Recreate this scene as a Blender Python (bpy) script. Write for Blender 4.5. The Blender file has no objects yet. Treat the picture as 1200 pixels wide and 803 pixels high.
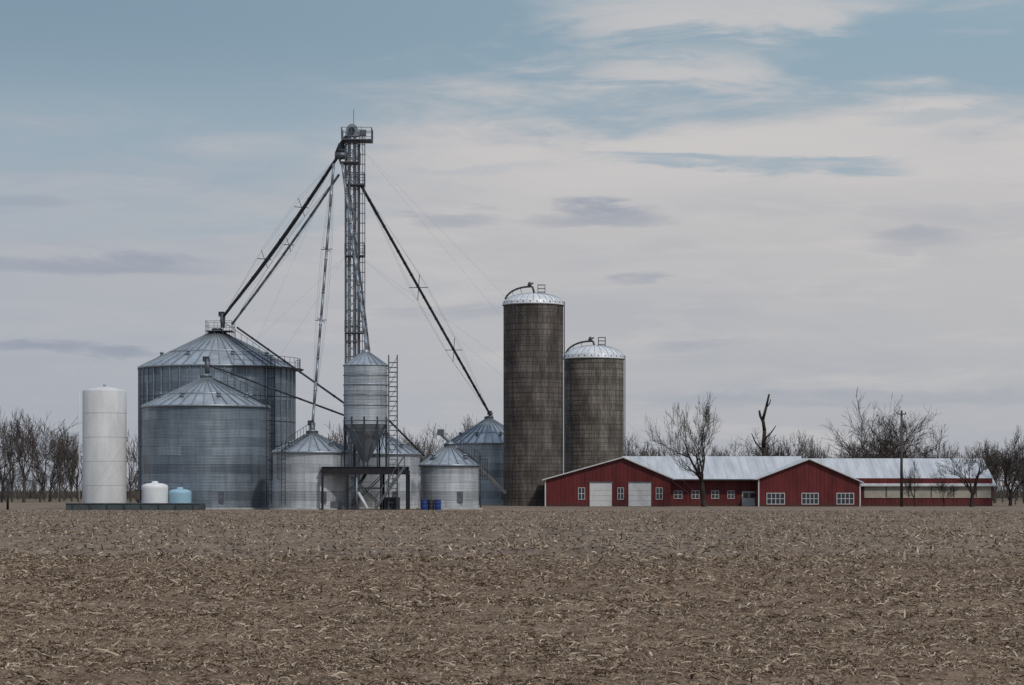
import bpy, math, random
import numpy as np
from mathutils import Vector, Matrix
random.seed(7); np.random.seed(7)
F=2743.0; H=1.7; HY=575.0
def X(px,Y): return (px-600.0)*Y/F
def Z(py,Y): return H+(HY-py)*Y/F
def V(px,py,Y): return Vector((X(px,Y),Y,Z(py,Y)))
scene=bpy.context.scene
def lin(r,g,b):
    def c(v):
        v/=255.0
        return v/12.92 if v<=.04045 else ((v+.055)/1.055)**2.4
    return (c(r),c(g),c(b),1.0)

# ---------------------------------------------------------------- node helper
class NT:
    def __init__(s,tree): s.t=tree; s.n=tree.nodes; s.l=tree.links
    def new(s,typ,**kw):
        n=s.n.new(typ)
        for k,v in kw.items(): setattr(n,k,v)
        return n
    def put(s,sock,v):
        if v is None: return
        if isinstance(v,bpy.types.NodeSocket): s.l.new(v,sock)
        else: sock.default_value=v
    def m(s,op,a,b=None,c=None,clamp=False):
        n=s.new('ShaderNodeMath',operation=op,use_clamp=clamp)
        s.put(n.inputs[0],a); s.put(n.inputs[1],b)
        if c is not None: s.put(n.inputs[2],c)
        return n.outputs[0]
    def ss(s,x,a,b,o0=0.0,o1=1.0):
        n=s.new('ShaderNodeMapRange',interpolation_type='SMOOTHSTEP')
        s.put(n.inputs[0],x); s.put(n.inputs[1],a); s.put(n.inputs[2],b); s.put(n.inputs[3],o0); s.put(n.inputs[4],o1)
        return n.outputs[0]
    def mix(s,f,a,b,bt='MIX'):
        n=s.new('ShaderNodeMix',data_type='RGBA',blend_type=bt,clamp_factor=True)
        s.put(n.inputs[0],f); s.put(n.inputs[6],a); s.put(n.inputs[7],b)
        return n.outputs[2]
    def noise(s,vec,scale,detail=3,rough=.55,dist=0.0):
        n=s.new('ShaderNodeTexNoise'); s.put(n.inputs['Vector'],vec)
        n.inputs['Scale'].default_value=scale; n.inputs['Detail'].default_value=detail
        n.inputs['Roughness'].default_value=rough; n.inputs['Distortion'].default_value=dist
        return n.outputs['Fac']
    def scl(s,vec,sc,loc=(0,0,0)):
        n=s.new('ShaderNodeMapping'); s.put(n.inputs[0],vec)
        n.inputs['Scale'].default_value=sc; n.inputs['Location'].default_value=loc
        return n.outputs[0]
def newmat(name):
    m=bpy.data.materials.new(name); m.use_nodes=True
    t=NT(m.node_tree); b=m.node_tree.nodes['Principled BSDF']
    return m,t,b
def simple(name,col,rough=.6,metal=0.0,var=.25,scale=1.5,stretch=(1,1,1),spec=.3):
    m,t,b=newmat(name)
    tc=t.new('ShaderNodeTexCoord').outputs['Object']
    v=t.scl(tc,stretch)
    n=t.noise(v,scale,5,.6)
    n2=t.noise(v,scale*7,3,.6)
    f=t.m('ADD',t.m('MULTIPLY',n,.7),t.m('MULTIPLY',n2,.3))
    f=t.ss(f,.3,.7)
    dk=tuple(c*(1-var) for c in col[:3])+(1,); lt=tuple(min(1,c*(1+var)) for c in col[:3])+(1,)
    t.put(b.inputs['Base Color'],t.mix(f,dk,lt))
    b.inputs['Roughness'].default_value=rough; b.inputs['Metallic'].default_value=metal
    b.inputs['Specular IOR Level'].default_value=spec
    return m
def binmat(name,c1,c2,row=.81,bw=2.7,metal=.55,rough=.42,mortar=.018):
    m,t,b=newmat(name)
    uv=t.new('ShaderNodeTexCoord').outputs['UV']
    br=t.new('ShaderNodeTexBrick'); t.put(br.inputs['Vector'],uv)
    br.offset=.5; br.inputs['Scale'].default_value=1; br.inputs['Brick Width'].default_value=bw
    br.inputs['Row Height'].default_value=row; br.inputs['Mortar Size'].default_value=mortar
    br.inputs['Mortar Smooth'].default_value=.3; br.inputs['Bias'].default_value=0
    br.inputs['Color1'].default_value=c1; br.inputs['Color2'].default_value=c2
    br.inputs['Mortar'].default_value=tuple(x*.55 for x in c1[:3])+(1,)
    sep=t.new('ShaderNodeSeparateXYZ'); t.put(sep.inputs[0],uv)
    ring=t.m('FLOOR',t.m('DIVIDE',sep.outputs[1],row))
    wn=t.new('ShaderNodeTexWhiteNoise',noise_dimensions='1D'); t.put(wn.inputs['W'],ring)
    rt=t.ss(wn.outputs['Value'],0,1,.78,1.15)
    st=t.noise(t.scl(uv,(.9,.12,1)),1.6,5,.65)
    st=t.ss(st,.3,.7,.78,1.15)
    hz=t.ss(t.noise(t.scl(uv,(.15,5.0,1)),2.0,3,.6),.3,.7,.84,1.12)
    k=t.m('MULTIPLY',t.m('MULTIPLY',rt,st),hz)
    cb=t.new('ShaderNodeVectorMath',operation='SCALE'); t.put(cb.inputs[0],br.outputs['Color']); t.put(cb.inputs['Scale'],k)
    t.put(b.inputs['Base Color'],cb.outputs[0])
    b.inputs['Metallic'].default_value=metal; b.inputs['Roughness'].default_value=rough
    w=t.m('SINE',t.m('MULTIPLY',sep.outputs[1],2*math.pi/.135))
    bn=t.new('ShaderNodeBump'); bn.inputs['Strength'].default_value=.35; bn.inputs['Distance'].default_value=.012
    t.put(bn.inputs['Height'],w); t.put(b.inputs['Normal'],bn.outputs[0])
    return m

M={}
M['galv']=binmat('galvanised_corrugated',(.32,.355,.39,1),(.42,.46,.50,1))
M['galv_hop']=binmat('bright_galvanised',(.46,.49,.52,1),(.56,.59,.62,1),metal=.6,rough=.3)
M['galv_dark']=binmat('weathered_galvanised',(.18,.215,.255,1),(.26,.30,.34,1))
M['galv_white']=binmat('pale_galvanised',(.44,.46,.48,1),(.56,.58,.60,1),metal=.35)
M['roofsteel']=simple('roof_steel',(.40,.44,.48,1),.38,.55,.25,.8)
M['rib']=simple('rib_steel',(.28,.31,.34,1),.45,.5,.2,1)
M['steel']=simple('galvanised_steel',(.26,.29,.32,1),.45,.55,.2,2)
M['darksteel']=simple('dark_steel',(.05,.055,.065,1),.55,.3,.3,2)
M['midsteel']=simple('grey_steel',(.13,.14,.16,1),.5,.4,.3,2)
M['black']=simple('black_paint',(.018,.018,.022,1),.6,0,.3,2)
M['hoop']=simple('rusted_hoop_steel',(.060,.050,.043,1),.8,.1,.4,2)
M['conc']=simple('foundation_concrete',(.30,.29,.27,1),.9,0,.25,2)
M['white']=simple('white_tank_paint',(.60,.60,.60,1),.5,0,.12,.9,(1,1,.25))
M['poly']=simple('white_polyethylene',(.70,.71,.71,1),.4,0,.06,1)
M['bluepoly']=simple('pale_blue_polyethylene',(.30,.47,.57,1),.4,0,.08,1)
M['wallgreen']=simple('containment_steel',(.07,.085,.088,1),.6,.1,.3,1)
M['trim']=simple('white_trim',(.56,.56,.56,1),.5,0,.10,2)
M['glass']=simple('window_glass',(.03,.035,.045,1),.12,0,.3,3,spec=.6)
M['cream']=simple('cream_curtain',(.34,.31,.26,1),.7,0,.18,1.2)
M['wood']=simple('weathered_wood',(.08,.066,.055,1),.85,0,.3,4,(1,1,.1))
M['blue']=simple('blue_paint',(.02,.05,.20,1),.4,0,.2,2)
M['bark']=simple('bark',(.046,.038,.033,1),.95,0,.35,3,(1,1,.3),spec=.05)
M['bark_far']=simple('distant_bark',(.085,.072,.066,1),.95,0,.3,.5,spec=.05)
M['dome']=simple('dome_metal',(.66,.67,.68,1),.5,.15,.15,1.2)
def siding():
    m,t,b=newmat('red_metal_siding')
    tc=t.new('ShaderNodeTexCoord').outputs['Object']
    sep=t.new('ShaderNodeSeparateXYZ'); t.put(sep.inputs[0],tc)
    n=t.noise(t.scl(tc,(1,1,.2)),1.3,5,.6)
    c=t.mix(t.ss(n,.3,.7),(.090,.016,.017,1),(.150,.026,.027,1))
    g=t.ss(t.m('ADD',sep.outputs[2],t.m('MULTIPLY',t.noise(tc,2.0,4),.5)),.2,.9)
    c=t.mix(g,(.08,.035,.028,1),c)
    fr=t.m('FRACT',t.m('DIVIDE',t.m('ADD',sep.outputs[0],sep.outputs[1]),.42))
    line=t.ss(t.m('ABSOLUTE',t.m('SUBTRACT',fr,.5)),.36,.5,1,.6)
    cb=t.new('ShaderNodeVectorMath',operation='SCALE'); t.put(cb.inputs[0],c); t.put(cb.inputs['Scale'],line)
    t.put(b.inputs['Base Color'],cb.outputs[0]); b.inputs['Roughness'].default_value=.5
    b.inputs['Specular IOR Level'].default_value=.25
    return m
M['red']=siding()
def barnroof():
    m,t,b=newmat('white_metal_roof')
    tc=t.new('ShaderNodeTexCoord').outputs['Object']
    sep=t.new('ShaderNodeSeparateXYZ'); t.put(sep.inputs[0],tc)
    n=t.noise(t.scl(tc,(1.2,.15,.15)),1.0,6,.65)
    c=t.mix(t.ss(n,.3,.72),(.42,.43,.45,1),(.60,.615,.63,1))
    fr=t.m('FRACT',t.m('DIVIDE',sep.outputs[0],.92))
    line=t.ss(t.m('ABSOLUTE',t.m('SUBTRACT',fr,.5)),.42,.5,1,.8)
    cb=t.new('ShaderNodeVectorMath',operation='SCALE'); t.put(cb.inputs[0],c); t.put(cb.inputs['Scale'],line)
    t.put(b.inputs['Base Color'],cb.outputs[0]); b.inputs['Roughness'].default_value=.45; b.inputs['Metallic'].default_value=.1
    return m
M['barnroof']=barnroof()
def stave(name,base,light):
    m,t,b=newmat(name)
    uv=t.new('ShaderNodeTexCoord').outputs['UV']
    br=t.new('ShaderNodeTexBrick'); t.put(br.inputs['Vector'],uv); br.offset=.5
    br.inputs['Scale'].default_value=1; br.inputs['Brick Width'].default_value=.55
    br.inputs['Row Height'].default_value=.78; br.inputs['Mortar Size'].default_value=.03
    br.inputs['Mortar Smooth'].default_value=.4
    br.inputs['Color1'].default_value=base; br.inputs['Color2'].default_value=light
    br.inputs['Mortar'].default_value=tuple(x*.6 for x in base[:3])+(1,)
    st=t.ss(t.noise(t.scl(uv,(1.6,.07,1)),1.3,6,.7),.32,.68,.62,1.35)
    bl=t.ss(t.noise(t.scl(uv,(.30,.16,1),(3,7,0)),1.2,5,.6),.35,.65,.72,1.35)
    sep=t.new('ShaderNodeSeparateXYZ'); t.put(sep.inputs[0],uv)
    ring=t.m('FLOOR',t.m('DIVIDE',sep.outputs[1],.78))
    wn=t.new('ShaderNodeTexWhiteNoise',noise_dimensions='1D'); t.put(wn.inputs['W'],ring)
    k=t.m('MULTIPLY',t.m('MULTIPLY',st,bl),t.ss(wn.outputs['Value'],0,1,.88,1.1))
    cb=t.new('ShaderNodeVectorMath',operation='SCALE'); t.put(cb.inputs[0],br.outputs['Color']); t.put(cb.inputs['Scale'],k)
    t.put(b.inputs['Base Color'],cb.outputs[0]); b.inputs['Roughness'].default_value=.92
    b.inputs['Specular IOR Level'].default_value=.1
    return m
M['stave']=stave('concrete_staves_dark',(.094,.081,.071,1),(.122,.106,.094,1))
M['stave2']=stave('concrete_staves_tan',(.130,.114,.098,1),(.168,.148,.128,1))

# ---------------------------------------------------------------- mesh builder
class MB:
    def __init__(s): s.v=[]; s.f=[]; s.uv=[]; s.sm=[]; s.mi=[]; s.mats=[]
    def mat(s,k):
        if k not in s.mats: s.mats.append(k)
        return s.mats.index(k)
    def face(s,idx,mk,uv=None,smooth=False):
        s.f.append(tuple(idx)); s.uv.append(uv); s.sm.append(smooth); s.mi.append(s.mat(mk))
    def quad(s,a,b,c,d,mk,uv=None):
        i=len(s.v); s.v+= [tuple(a),tuple(b),tuple(c),tuple(d)]; s.face((i,i+1,i+2,i+3),mk,uv)
    def poly(s,pts,mk):
        i=len(s.v); s.v+=[tuple(p) for p in pts]; s.face(range(i,i+len(pts)),mk)
    def tube(s,p,q,r,mk,r2=None,n=8,caps=True):
        p=Vector(p);q=Vector(q); d=q-p
        if d.length<1e-6: return
        d.normalize(); r2=r if r2 is None else r2
        a=Vector((0,0,1)) if abs(d.z)<.95 else Vector((1,0,0))
        u=d.cross(a).normalized(); w=d.cross(u)
        i=len(s.v)
        for (c,rr) in ((p,r),(q,r2)):
            for k in range(n):
                t=2*math.pi*k/n
                s.v.append(tuple(c+u*(rr*math.cos(t))+w*(rr*math.sin(t))))
        for k in range(n):
            k2=(k+1)%n
            s.face((i+k2,i+k,i+n+k,i+n+k2),mk,None,n>5)
        if caps:
            s.face([i+k for k in range(n)],mk); s.face([i+n+k for k in reversed(range(n))],mk)
    def path(s,pts,r,mk,n=8):
        for a,b in zip(pts[:-1],pts[1:]): s.tube(a,b,r,mk,n=n)
    def beam(s,p,q,w,h,mk):
        p=Vector(p);q=Vector(q); d=(q-p)
        if d.length<1e-6: return
        d.normalize()
        a=Vector((0,0,1)) if abs(d.z)<.95 else Vector((0,1,0))
        u=d.cross(a).normalized()*(w/2); t=u.cross(d).normalized()*(h/2)
        i=len(s.v)
        for c in (p,q):
            for (x,y) in ((-1,-1),(1,-1),(1,1),(-1,1)): s.v.append(tuple(c+u*x+t*y))
        for k in range(4):
            k2=(k+1)%4; s.face((i+k,i+k2,i+4+k2,i+4+k),mk)
        s.face((i+3,i+2,i+1,i),mk); s.face((i+4,i+5,i+6,i+7),mk)
    def box(s,x0,x1,y0,y1,z0,z1,mk):
        i=len(s.v)
        for z in (z0,z1):
            for (x,y) in ((x0,y0),(x1,y0),(x1,y1),(x0,y1)): s.v.append((x,y,z))
        for f in ((3,2,1,0),(4,5,6,7),(0,1,5,4),(1,2,6,5),(2,3,7,6),(3,0,4,7)): s.face([i+k for k in f],mk)
    def lathe(s,cx,cy,prof,mk,n=72,smooth=True,R=None):
        i=len(s.v); R=R or max(p[0] for p in prof)
        for (r,z) in prof:
            for k in range(n):
                t=2*math.pi*k/n
                s.v.append((cx+r*math.cos(t),cy+r*math.sin(t),z))
        for j in range(len(prof)-1):
            for k in range(n):
                k2=(k+1)%n
                a=i+j*n+k;b=i+j*n+k2;c=i+(j+1)*n+k2;d=i+(j+1)*n+k
                u0=2*math.pi*R*k/n;u1=2*math.pi*R*(k+1)/n
                s.face((a,b,c,d),mk,((u0,prof[j][1]),(u1,prof[j][1]),(u1,prof[j+1][1]),(u0,prof[j+1][1])),smooth)
    def ladder(s,p,q,out,mk,w=.45,cage=True,step=.35,cr=.72):
        p=Vector(p);q=Vector(q);out=Vector(out).normalized(); d=(q-p);L=d.length;d.normalize()
        u=d.cross(out).normalized()*(w/2)
        s.tube(p-u,q-u,.03,mk,n=4);s.tube(p+u,q+u,.03,mk,n=4)
        k=.2
        while k<L:
            c=p+d*k; s.tube(c-u,c+u,.015,mk,n=4,caps=False); k+=step
        if cage:
            k=2.3
            arc=[]
            while k<L:
                c=p+d*k; pts=[]
                for a in range(0,7):
                    t=math.pi*a/6
                    pts.append(c+u.normalized()*(.33*math.cos(t))+out*(cr*math.sin(t)))
                s.path(pts,.02,mk,n=4); arc.append(pts); k+=.9
            if len(arc)>1:
                for a in (1,2,3,4,5): s.tube(arc[0][a],arc[-1][a],.015,mk,n=4)
    def make(s,name,parent=None,loc=None):
        o0=Vector(loc) if loc is not None else (Vector(parent.location) if parent else Vector((0,0,0)))
        me=bpy.data.meshes.new(name)
        me.from_pydata([(a-o0.x,b-o0.y,c-o0.z) for a,b,c in s.v],[],s.f)
        for k in s.mats: me.materials.append(M[k])
        me.polygons.foreach_set('material_index',s.mi); me.polygons.foreach_set('use_smooth',s.sm)
        if any(u is not None for u in s.uv):
            uvl=me.uv_layers.new(name='UVMap'); li=0
            for fi,f in enumerate(s.f):
                u=s.uv[fi]
                for k in range(len(f)):
                    if u: uvl.data[li].uv=u[k]
                    li+=1
        me.update()
        ob=bpy.data.objects.new(name,me); scene.collection.objects.link(ob)
        if parent: ob.parent=parent
        else: ob.location=o0
        return ob
def empty(name,x,y,z=0):
    e=bpy.data.objects.new(name,None); e.location=(x,y,z); e.empty_display_size=.5
    scene.collection.objects.link(e); return e

# ---------------------------------------------------------------- ground
def hsh(ix,iy,seed):
    a=np.sin(ix*127.1+iy*311.7+seed*74.7)*43758.5453
    return a-np.floor(a)
def vn(x,y,seed):
    ix=np.floor(x);iy=np.floor(y);fx=x-ix;fy=y-iy
    fx=fx*fx*(3-2*fx);fy=fy*fy*(3-2*fy)
    a=hsh(ix,iy,seed);b=hsh(ix+1,iy,seed);c=hsh(ix,iy+1,seed);d=hsh(ix+1,iy+1,seed)
    return (a*(1-fx)+b*fx)*(1-fy)+(c*(1-fx)+d*fx)*fy
def gh(x,y):
    near=np.clip((66+9*(vn(x/6.,y/14.,31)-.5)-y)/14,0,1)
    amp=.50+.50*near
    fade=np.clip((198-y)/15,0,1)
    h=.045*(vn(x/.55+vn(x/2,y/2,9)*2,y/.42,1)**1.6)+.035*(vn(x/.19+vn(x/.7,y/.6,12),y/.17,2)**2)+.022*vn(x/.085,y/.08,3)
    h=h*amp+.05*vn(x/3.,y/2.4,4)*amp+.03*vn(x/.9,y/1.1,6)*(1-near)+.12*(vn(x/19.,y/11.,5)-.5)
    return (h-.06)*fade
def axis():
    xs=list(np.arange(0,11,.05)); st=.05;x=xs[-1]
    while x<4500:
        st*=1.03 if x<60 else 1.2
        x+=st; xs.append(x)
    xs=np.array(xs); return np.concatenate([-xs[:0:-1],xs])
xs=axis()
ys=[-400,-150,-50,-15,0,8,12,14.0]
y=14.0
while y<7000:
    y+= max(.05,.0042*y) if y<62 else (.0055*y if y<205 else .08*y)
    ys.append(y)
ys=np.array(ys)
XX,YY=np.meshgrid(xs,ys)
ZZ=gh(XX,YY); ZZ[YY<10]=-.02
nx,ny=len(xs),len(ys)
co=np.stack([XX.ravel(),YY.ravel(),ZZ.ravel()],1).astype(np.float32)
idx=np.arange(nx*ny).reshape(ny,nx)
fa=np.stack([idx[:-1,:-1],idx[:-1,1:],idx[1:,1:],idx[1:,:-1]],-1).reshape(-1,4)
def npmesh(name,co,fa,mat,smooth=True):
    me=bpy.data.meshes.new(name); me.vertices.add(len(co)); me.vertices.foreach_set('co',co.ravel())
    k=fa.shape[1]
    me.loops.add(fa.size); me.loops.foreach_set('vertex_index',fa.ravel().astype(np.int32))
    me.polygons.add(len(fa)); me.polygons.foreach_set('loop_start',np.arange(0,fa.size,k,dtype=np.int32))
    me.polygons.foreach_set('use_smooth',np.full(len(fa),smooth))
    me.materials.append(mat); me.update(calc_edges=True); me.validate()
    ob=bpy.data.objects.new(name,me); scene.collection.objects.link(ob); return ob
def fieldmat():
    m,t,b=newmat('field_soil')
    tc=t.new('ShaderNodeTexCoord').outputs['Object']
    sep=t.new('ShaderNodeSeparateXYZ'); t.put(sep.inputs[0],tc)
    wob=t.m('MULTIPLY',t.m('SUBTRACT',t.noise(t.scl(tc,(.16,.10,0)),1,6,.65),.5),26)
    yw=t.m('ADD',sep.outputs[1],wob)
    far=t.ss(yw,50,66)
    n1=t.noise(t.scl(tc,(.5,.22,.5)),1.0,6,.65)
    n2=t.noise(t.scl(tc,(3.5,2.2,3)),1.0,6,.7)
    n3=t.noise(t.scl(tc,(22,9,14)),1.0,4,.75)
    nearc=t.mix(t.ss(n2,.3,.7),(.092,.060,.040,1),(.215,.150,.101,1))
    nearc=t.mix(t.m('MULTIPLY',t.ss(n1,.40,.66),.6),nearc,(.27,.195,.138,1))
    nearc=t.mix(t.m('MULTIPLY',t.ss(n3,.52,.66),.65),nearc,(.42,.325,.235,1))
    nearc=t.mix(t.m('MULTIPLY',t.ss(n3,.47,.34),.5),nearc,(.070,.045,.030,1))
    nearc=t.mix(t.m('MULTIPLY',t.m('MULTIPLY',t.ss(yw,36,52),t.ss(n1,.3,.6,.5,1)),.22),nearc,(.10,.066,.044,1))
    farc=t.mix(t.ss(n1,.3,.7),(.140,.103,.078,1),(.225,.172,.132,1))
    nf=t.noise(t.scl(tc,(3.2,.8,1)),1.0,6,.8)
    farc=t.mix(t.m('MULTIPLY',t.ss(nf,.47,.62),.75),farc,(.32,.25,.19,1))
    farc=t.mix(t.m('MULTIPLY',t.ss(nf,.46,.34),.65),farc,(.082,.057,.042,1))
    nd=t.noise(t.scl(tc,(.9,.10,1),(5,3,0)),1.0,5,.7)
    farc=t.mix(t.m('MULTIPLY',t.ss(nd,.46,.68),.55),farc,(.108,.077,.057,1))
    ns=t.noise(t.scl(tc,(.05,.05,1),(1,9,0)),1.0,4,.6)
    farc=t.mix(t.m('MULTIPLY',t.ss(ns,.4,.62),.35),farc,(.27,.205,.155,1))
    c=t.mix(far,nearc,farc)
    c=t.mix(t.ss(sep.outputs[1],300,420),c,(.14,.12,.08,1))
    t.put(b.inputs['Base Color'],c); b.inputs['Roughness'].default_value=.95; b.inputs['Specular IOR Level'].default_value=.08
    bn=t.new('ShaderNodeBump'); bn.inputs['Strength'].default_value=.8; bn.inputs['Distance'].default_value=.03
    t.put(bn.inputs['Height'],n3); t.put(b.inputs['Normal'],bn.outputs[0])
    return m
npmesh('field_ground',co,fa,fieldmat())

def strawmat():
    m,t,b=newmat('corn_residue')
    g=t.new('ShaderNodeNewGeometry')
    r=g.outputs['Random Per Island']
    rp=t.new('ShaderNodeValToRGB'); t.put(rp.inputs[0],r)
    e=rp.color_ramp.elements; e[0].position=0; e[0].color=(.12,.080,.052,1); e[1].position=1; e[1].color=(.66,.55,.42,1)
    x=e.new(.5); x.color=(.24,.172,.120,1); x=e.new(.82); x.color=(.40,.31,.22,1)
    n=t.noise(t.new('ShaderNodeTexCoord').outputs['Object'],30,2)
    t.put(b.inputs['Base Color'],t.mix(t.m('MULTIPLY',n,.35),rp.outputs[0],(.15,.105,.072,1)))
    b.inputs['Roughness'].default_value=.85; b.inputs['Specular IOR Level'].default_value=.15
    return m
def residue():
    cs=[];fs=[];base=0
    def batch(n,y0,y1,Lr,Wr,up,pw,lo=.10):
        nonlocal base
        yy=y0+(y1-y0)*np.random.rand(n)**pw
        xx=(np.random.rand(n)*2-1)*(.235*yy+2)
        k=vn(xx/1.9,yy/1.3,21)*.5+vn(xx/.45,yy/.5,22)*.5
        keep=np.random.rand(n)<np.clip((k-.30)*2.6,lo,1)
        xx=xx[keep];yy=yy[keep];n=len(xx)
        a=np.random.rand(n)*math.pi*2
        q=np.random.rand(n)**2.0
        L=Lr[0]+(Lr[1]-Lr[0])*q; W=np.random.uniform(*Wr,n)
        tilt=np.abs(np.random.randn(n))*up
        d=np.stack([np.cos(a)*np.cos(tilt),np.sin(a)*np.cos(tilt),np.sin(tilt)],1)
        s=np.stack([-np.sin(a),np.cos(a),np.random.randn(n)*.7],1); s/=np.linalg.norm(s,axis=1)[:,None]
        p=np.stack([xx,yy,gh(xx,yy)+.004],1)
        mid=p+d*(L*.5)[:,None]+np.stack([np.random.randn(n)*.01,np.random.randn(n)*.01,np.random.rand(n)*.018],1)
        end=p+d*L[:,None]; end[:,2]-=np.random.rand(n)*.02
        w=s*(W*.5)[:,None]
        co=np.stack([p-w,p+w,mid-w,mid+w,end-w*.5,end+w*.5],1).reshape(-1,3)
        i=base+np.arange(n)[:,None]*6
        f=np.concatenate([i+np.array([[0,1,3,2]]),i+np.array([[2,3,5,4]])],0)
        cs.append(co);fs.append(f);base+=len(co)
    batch(150000,15,34,(.025,.16),(.005,.017),.24,.9)
    batch(130000,32,62,(.05,.20),(.009,.026),.3,1)
    batch(3500,15,50,(.15,.32),(.012,.028),.15,1)
    batch(90000,56,195,(.08,.26),(.018,.055),.45,1)
    npmesh('corn_residue',np.concatenate(cs).astype(np.float32),np.concatenate(fs),strawmat(),False)
residue()

# ---------------------------------------------------------------- grain bins
def grain_bin(pxc,wpx,py_eave,py_peak,Y,wall='galv',nrib=28,stiff=0,ladder=None,vents=True,rings=False):
    r=wpx*.5*Y/F; cx=X(pxc,Y); ze=Z(py_eave,Y); zp=Z(py_peak,Y)
    e=empty('grain_bin',cx,Y)
    m=MB(); m.lathe(cx,Y,[(r+.35,-.1),(r+.35,.12),(r-.1,.16)],'conc',48); m.make('foundation',e)
    m=MB(); m.lathe(cx,Y,[(r,.1),(r,ze)],wall,96); m.make('wall',e)
    m=MB()
    R=r+.12; rt=.42; zt=zp-.25; n=nrib
    zf=lambda rr: ze+(zt-ze)*(R-rr)/(R-rt)
    for k in range(n):
        a0=2*math.pi*k/n;a1=2*math.pi*(k+1)/n
        P=lambda rr,a,dz=0:(cx+rr*math.cos(a),Y+rr*math.sin(a),zf(rr)+dz)
        m.quad(P(R,a0),P(R,a1),P(rt,a1),P(rt,a0),'roofsteel')
        m.beam(P(R,a0,.05),P(rt,a0,.05),.09,.12,'rib')
    m.lathe(cx,Y,[(R,ze-.16),(R+.03,ze-.16),(R+.03,ze+.02),(R-.02,ze+.03)],'steel',72)
    m.lathe(cx,Y,[(rt+.12,zt-.05),(rt+.12,zt+.28),(rt+.2,zt+.28),(.05,zt+.28+.18)],'steel',20)
    if r>4:
        rr=R*.62; m.lathe(cx,Y,[(rr,zf(rr)+.05),(rr,zf(rr)+.14),(rr-.1,zf(rr)+.16)],'rib',48)
    m.make('roof',e)
    m=MB()
    if vents:
        nv=8 if r>4 else 4
        for k in range(nv):
            a=2*math.pi*(k+.5)/nv; rr=R*.72; c=Vector((cx+rr*math.cos(a),Y+rr*math.sin(a),zf(rr)))
            m.tube(c,c+Vector((0,0,.35)),.16,'steel',n=8); m.tube(c+Vector((0,0,.33)),c+Vector((0,0,.47)),.27,'steel',r2=.05,n=8)
    if stiff:
        for k in range(stiff):
            a=2*math.pi*(k+.5)/stiff; ux,uy=math.cos(a),math.sin(a)
            m.beam((cx+(r+.05)*ux,Y+(r+.05)*uy,.15),(cx+(r+.05)*ux,Y+(r+.05)*uy,ze-.15),.10,.10,'steel')
    if rings:
        z=1.2
        while z<ze-.5:
            m.lathe(cx,Y,[(r+.02,z-.03),(r+.09,z-.03),(r+.09,z+.03),(r+.02,z+.03)],'midsteel',72); z+=2.43
    a=-math.pi/2+.35
    ux,uy=math.cos(a),math.sin(a); c=Vector((cx+(r+.03)*ux,Y+(r+.03)*uy,1.1))
    m.beam(c+Vector((0,0,-.5)),c+Vector((0,0,.5)),.65,.08,'midsteel')
    if ladder is not None:
        for a in ladder:
            u=Vector((math.cos(a),math.sin(a),0)); b=Vector((cx,Y,0))+u*(r+.2)
            m.ladder(b+Vector((0,0,.4)),b+Vector((0,0,ze+.9)),u,'darksteel')
            p=Vector((cx,Y,0))+u*(R)+Vector((0,0,ze+.15)); q=Vector((cx,Y,0))+u*(.7)+Vector((0,0,zf(.7)+.15))
            tt=Vector((-u.y,u.x,0))*.25
            m.beam(p-tt,q-tt,.05,.06,'darksteel'); m.beam(p+tt,q+tt,.05,.06,'darksteel')
            m.tube(p+tt+Vector((0,0,.95)),q+tt+Vector((0,0,.95)),.025,'darksteel',n=4)
            for k in range(9):
                c=p.lerp(q,k/8)+tt; m.tube(c,c+Vector((0,0,.95)),.02,'darksteel',n=4)
    m.make('fittings',e)
    return e,cx,r,ze,zp
back=grain_bin(254.5,181,432,386,232,'galv_dark',40,44,ladder=[-.75],rings=True)
front=grain_bin(241.5,147,477,441,215,'galv_dark',34,0,ladder=[-.25])
b1=grain_bin(366,92,530,506,210,'galv_white',24,0,ladder=[math.pi+.9])
b2=grain_bin(450,84,532,508,220,'galv_white',24,0)
b3=grain_bin(527,69,545,521,211,'galv_white',20,0,ladder=[-.3])
b4=grain_bin(573,98,520,489,276,'galv',30,0)
def peakdeck(e,cx,cy,z,hw,mk='darksteel'):
    m=MB()
    m.box(cx-hw,cx+hw,cy-hw,cy+hw,z,z+.06,mk)
    for zz in (.5,1.0):
        for a,b in (((-1,-1),(1,-1)),((1,-1),(1,1)),((1,1),(-1,1)),((-1,1),(-1,-1))):
            m.tube((cx+a[0]*hw,cy+a[1]*hw,z+zz),(cx+b[0]*hw,cy+b[1]*hw,z+zz),.02,mk,n=4)
    for i in range(4):
        t=-1+i*2/3
        for (a,b) in ((t,-1),(t,1),(-1,t),(1,t)):
            m.tube((cx+a*hw,cy+b*hw,z-.4),(cx+a*hw,cy+b*hw,z+1.02),.02,mk,n=4)
    m.make('peak_walkway',e)
peakdeck(back[0],back[1]+.3,232,back[4]-.25,1.3,'midsteel')
m=MB(); cx,r,ze=back[1],back[2],back[3]
prev=None
for k in range(15):
    a=-1.25+k*.12
    p=Vector((cx+(r+.55)*math.cos(a),232+(r+.55)*math.sin(a),ze-.1))
    m.tube(p,p+Vector((0,0,1.05)),.022,'darksteel',n=4)
    if prev:
        m.beam(prev,p,.7,.05,'darksteel'); m.tube(prev+Vector((0,0,1.05)),p+Vector((0,0,1.05)),.022,'darksteel',n=4)
        m.tube(prev+Vector((0,0,.55)),p+Vector((0,0,.55)),.018,'darksteel',n=4)
    prev=p
m.make('eave_walkway',back[0])

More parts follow.
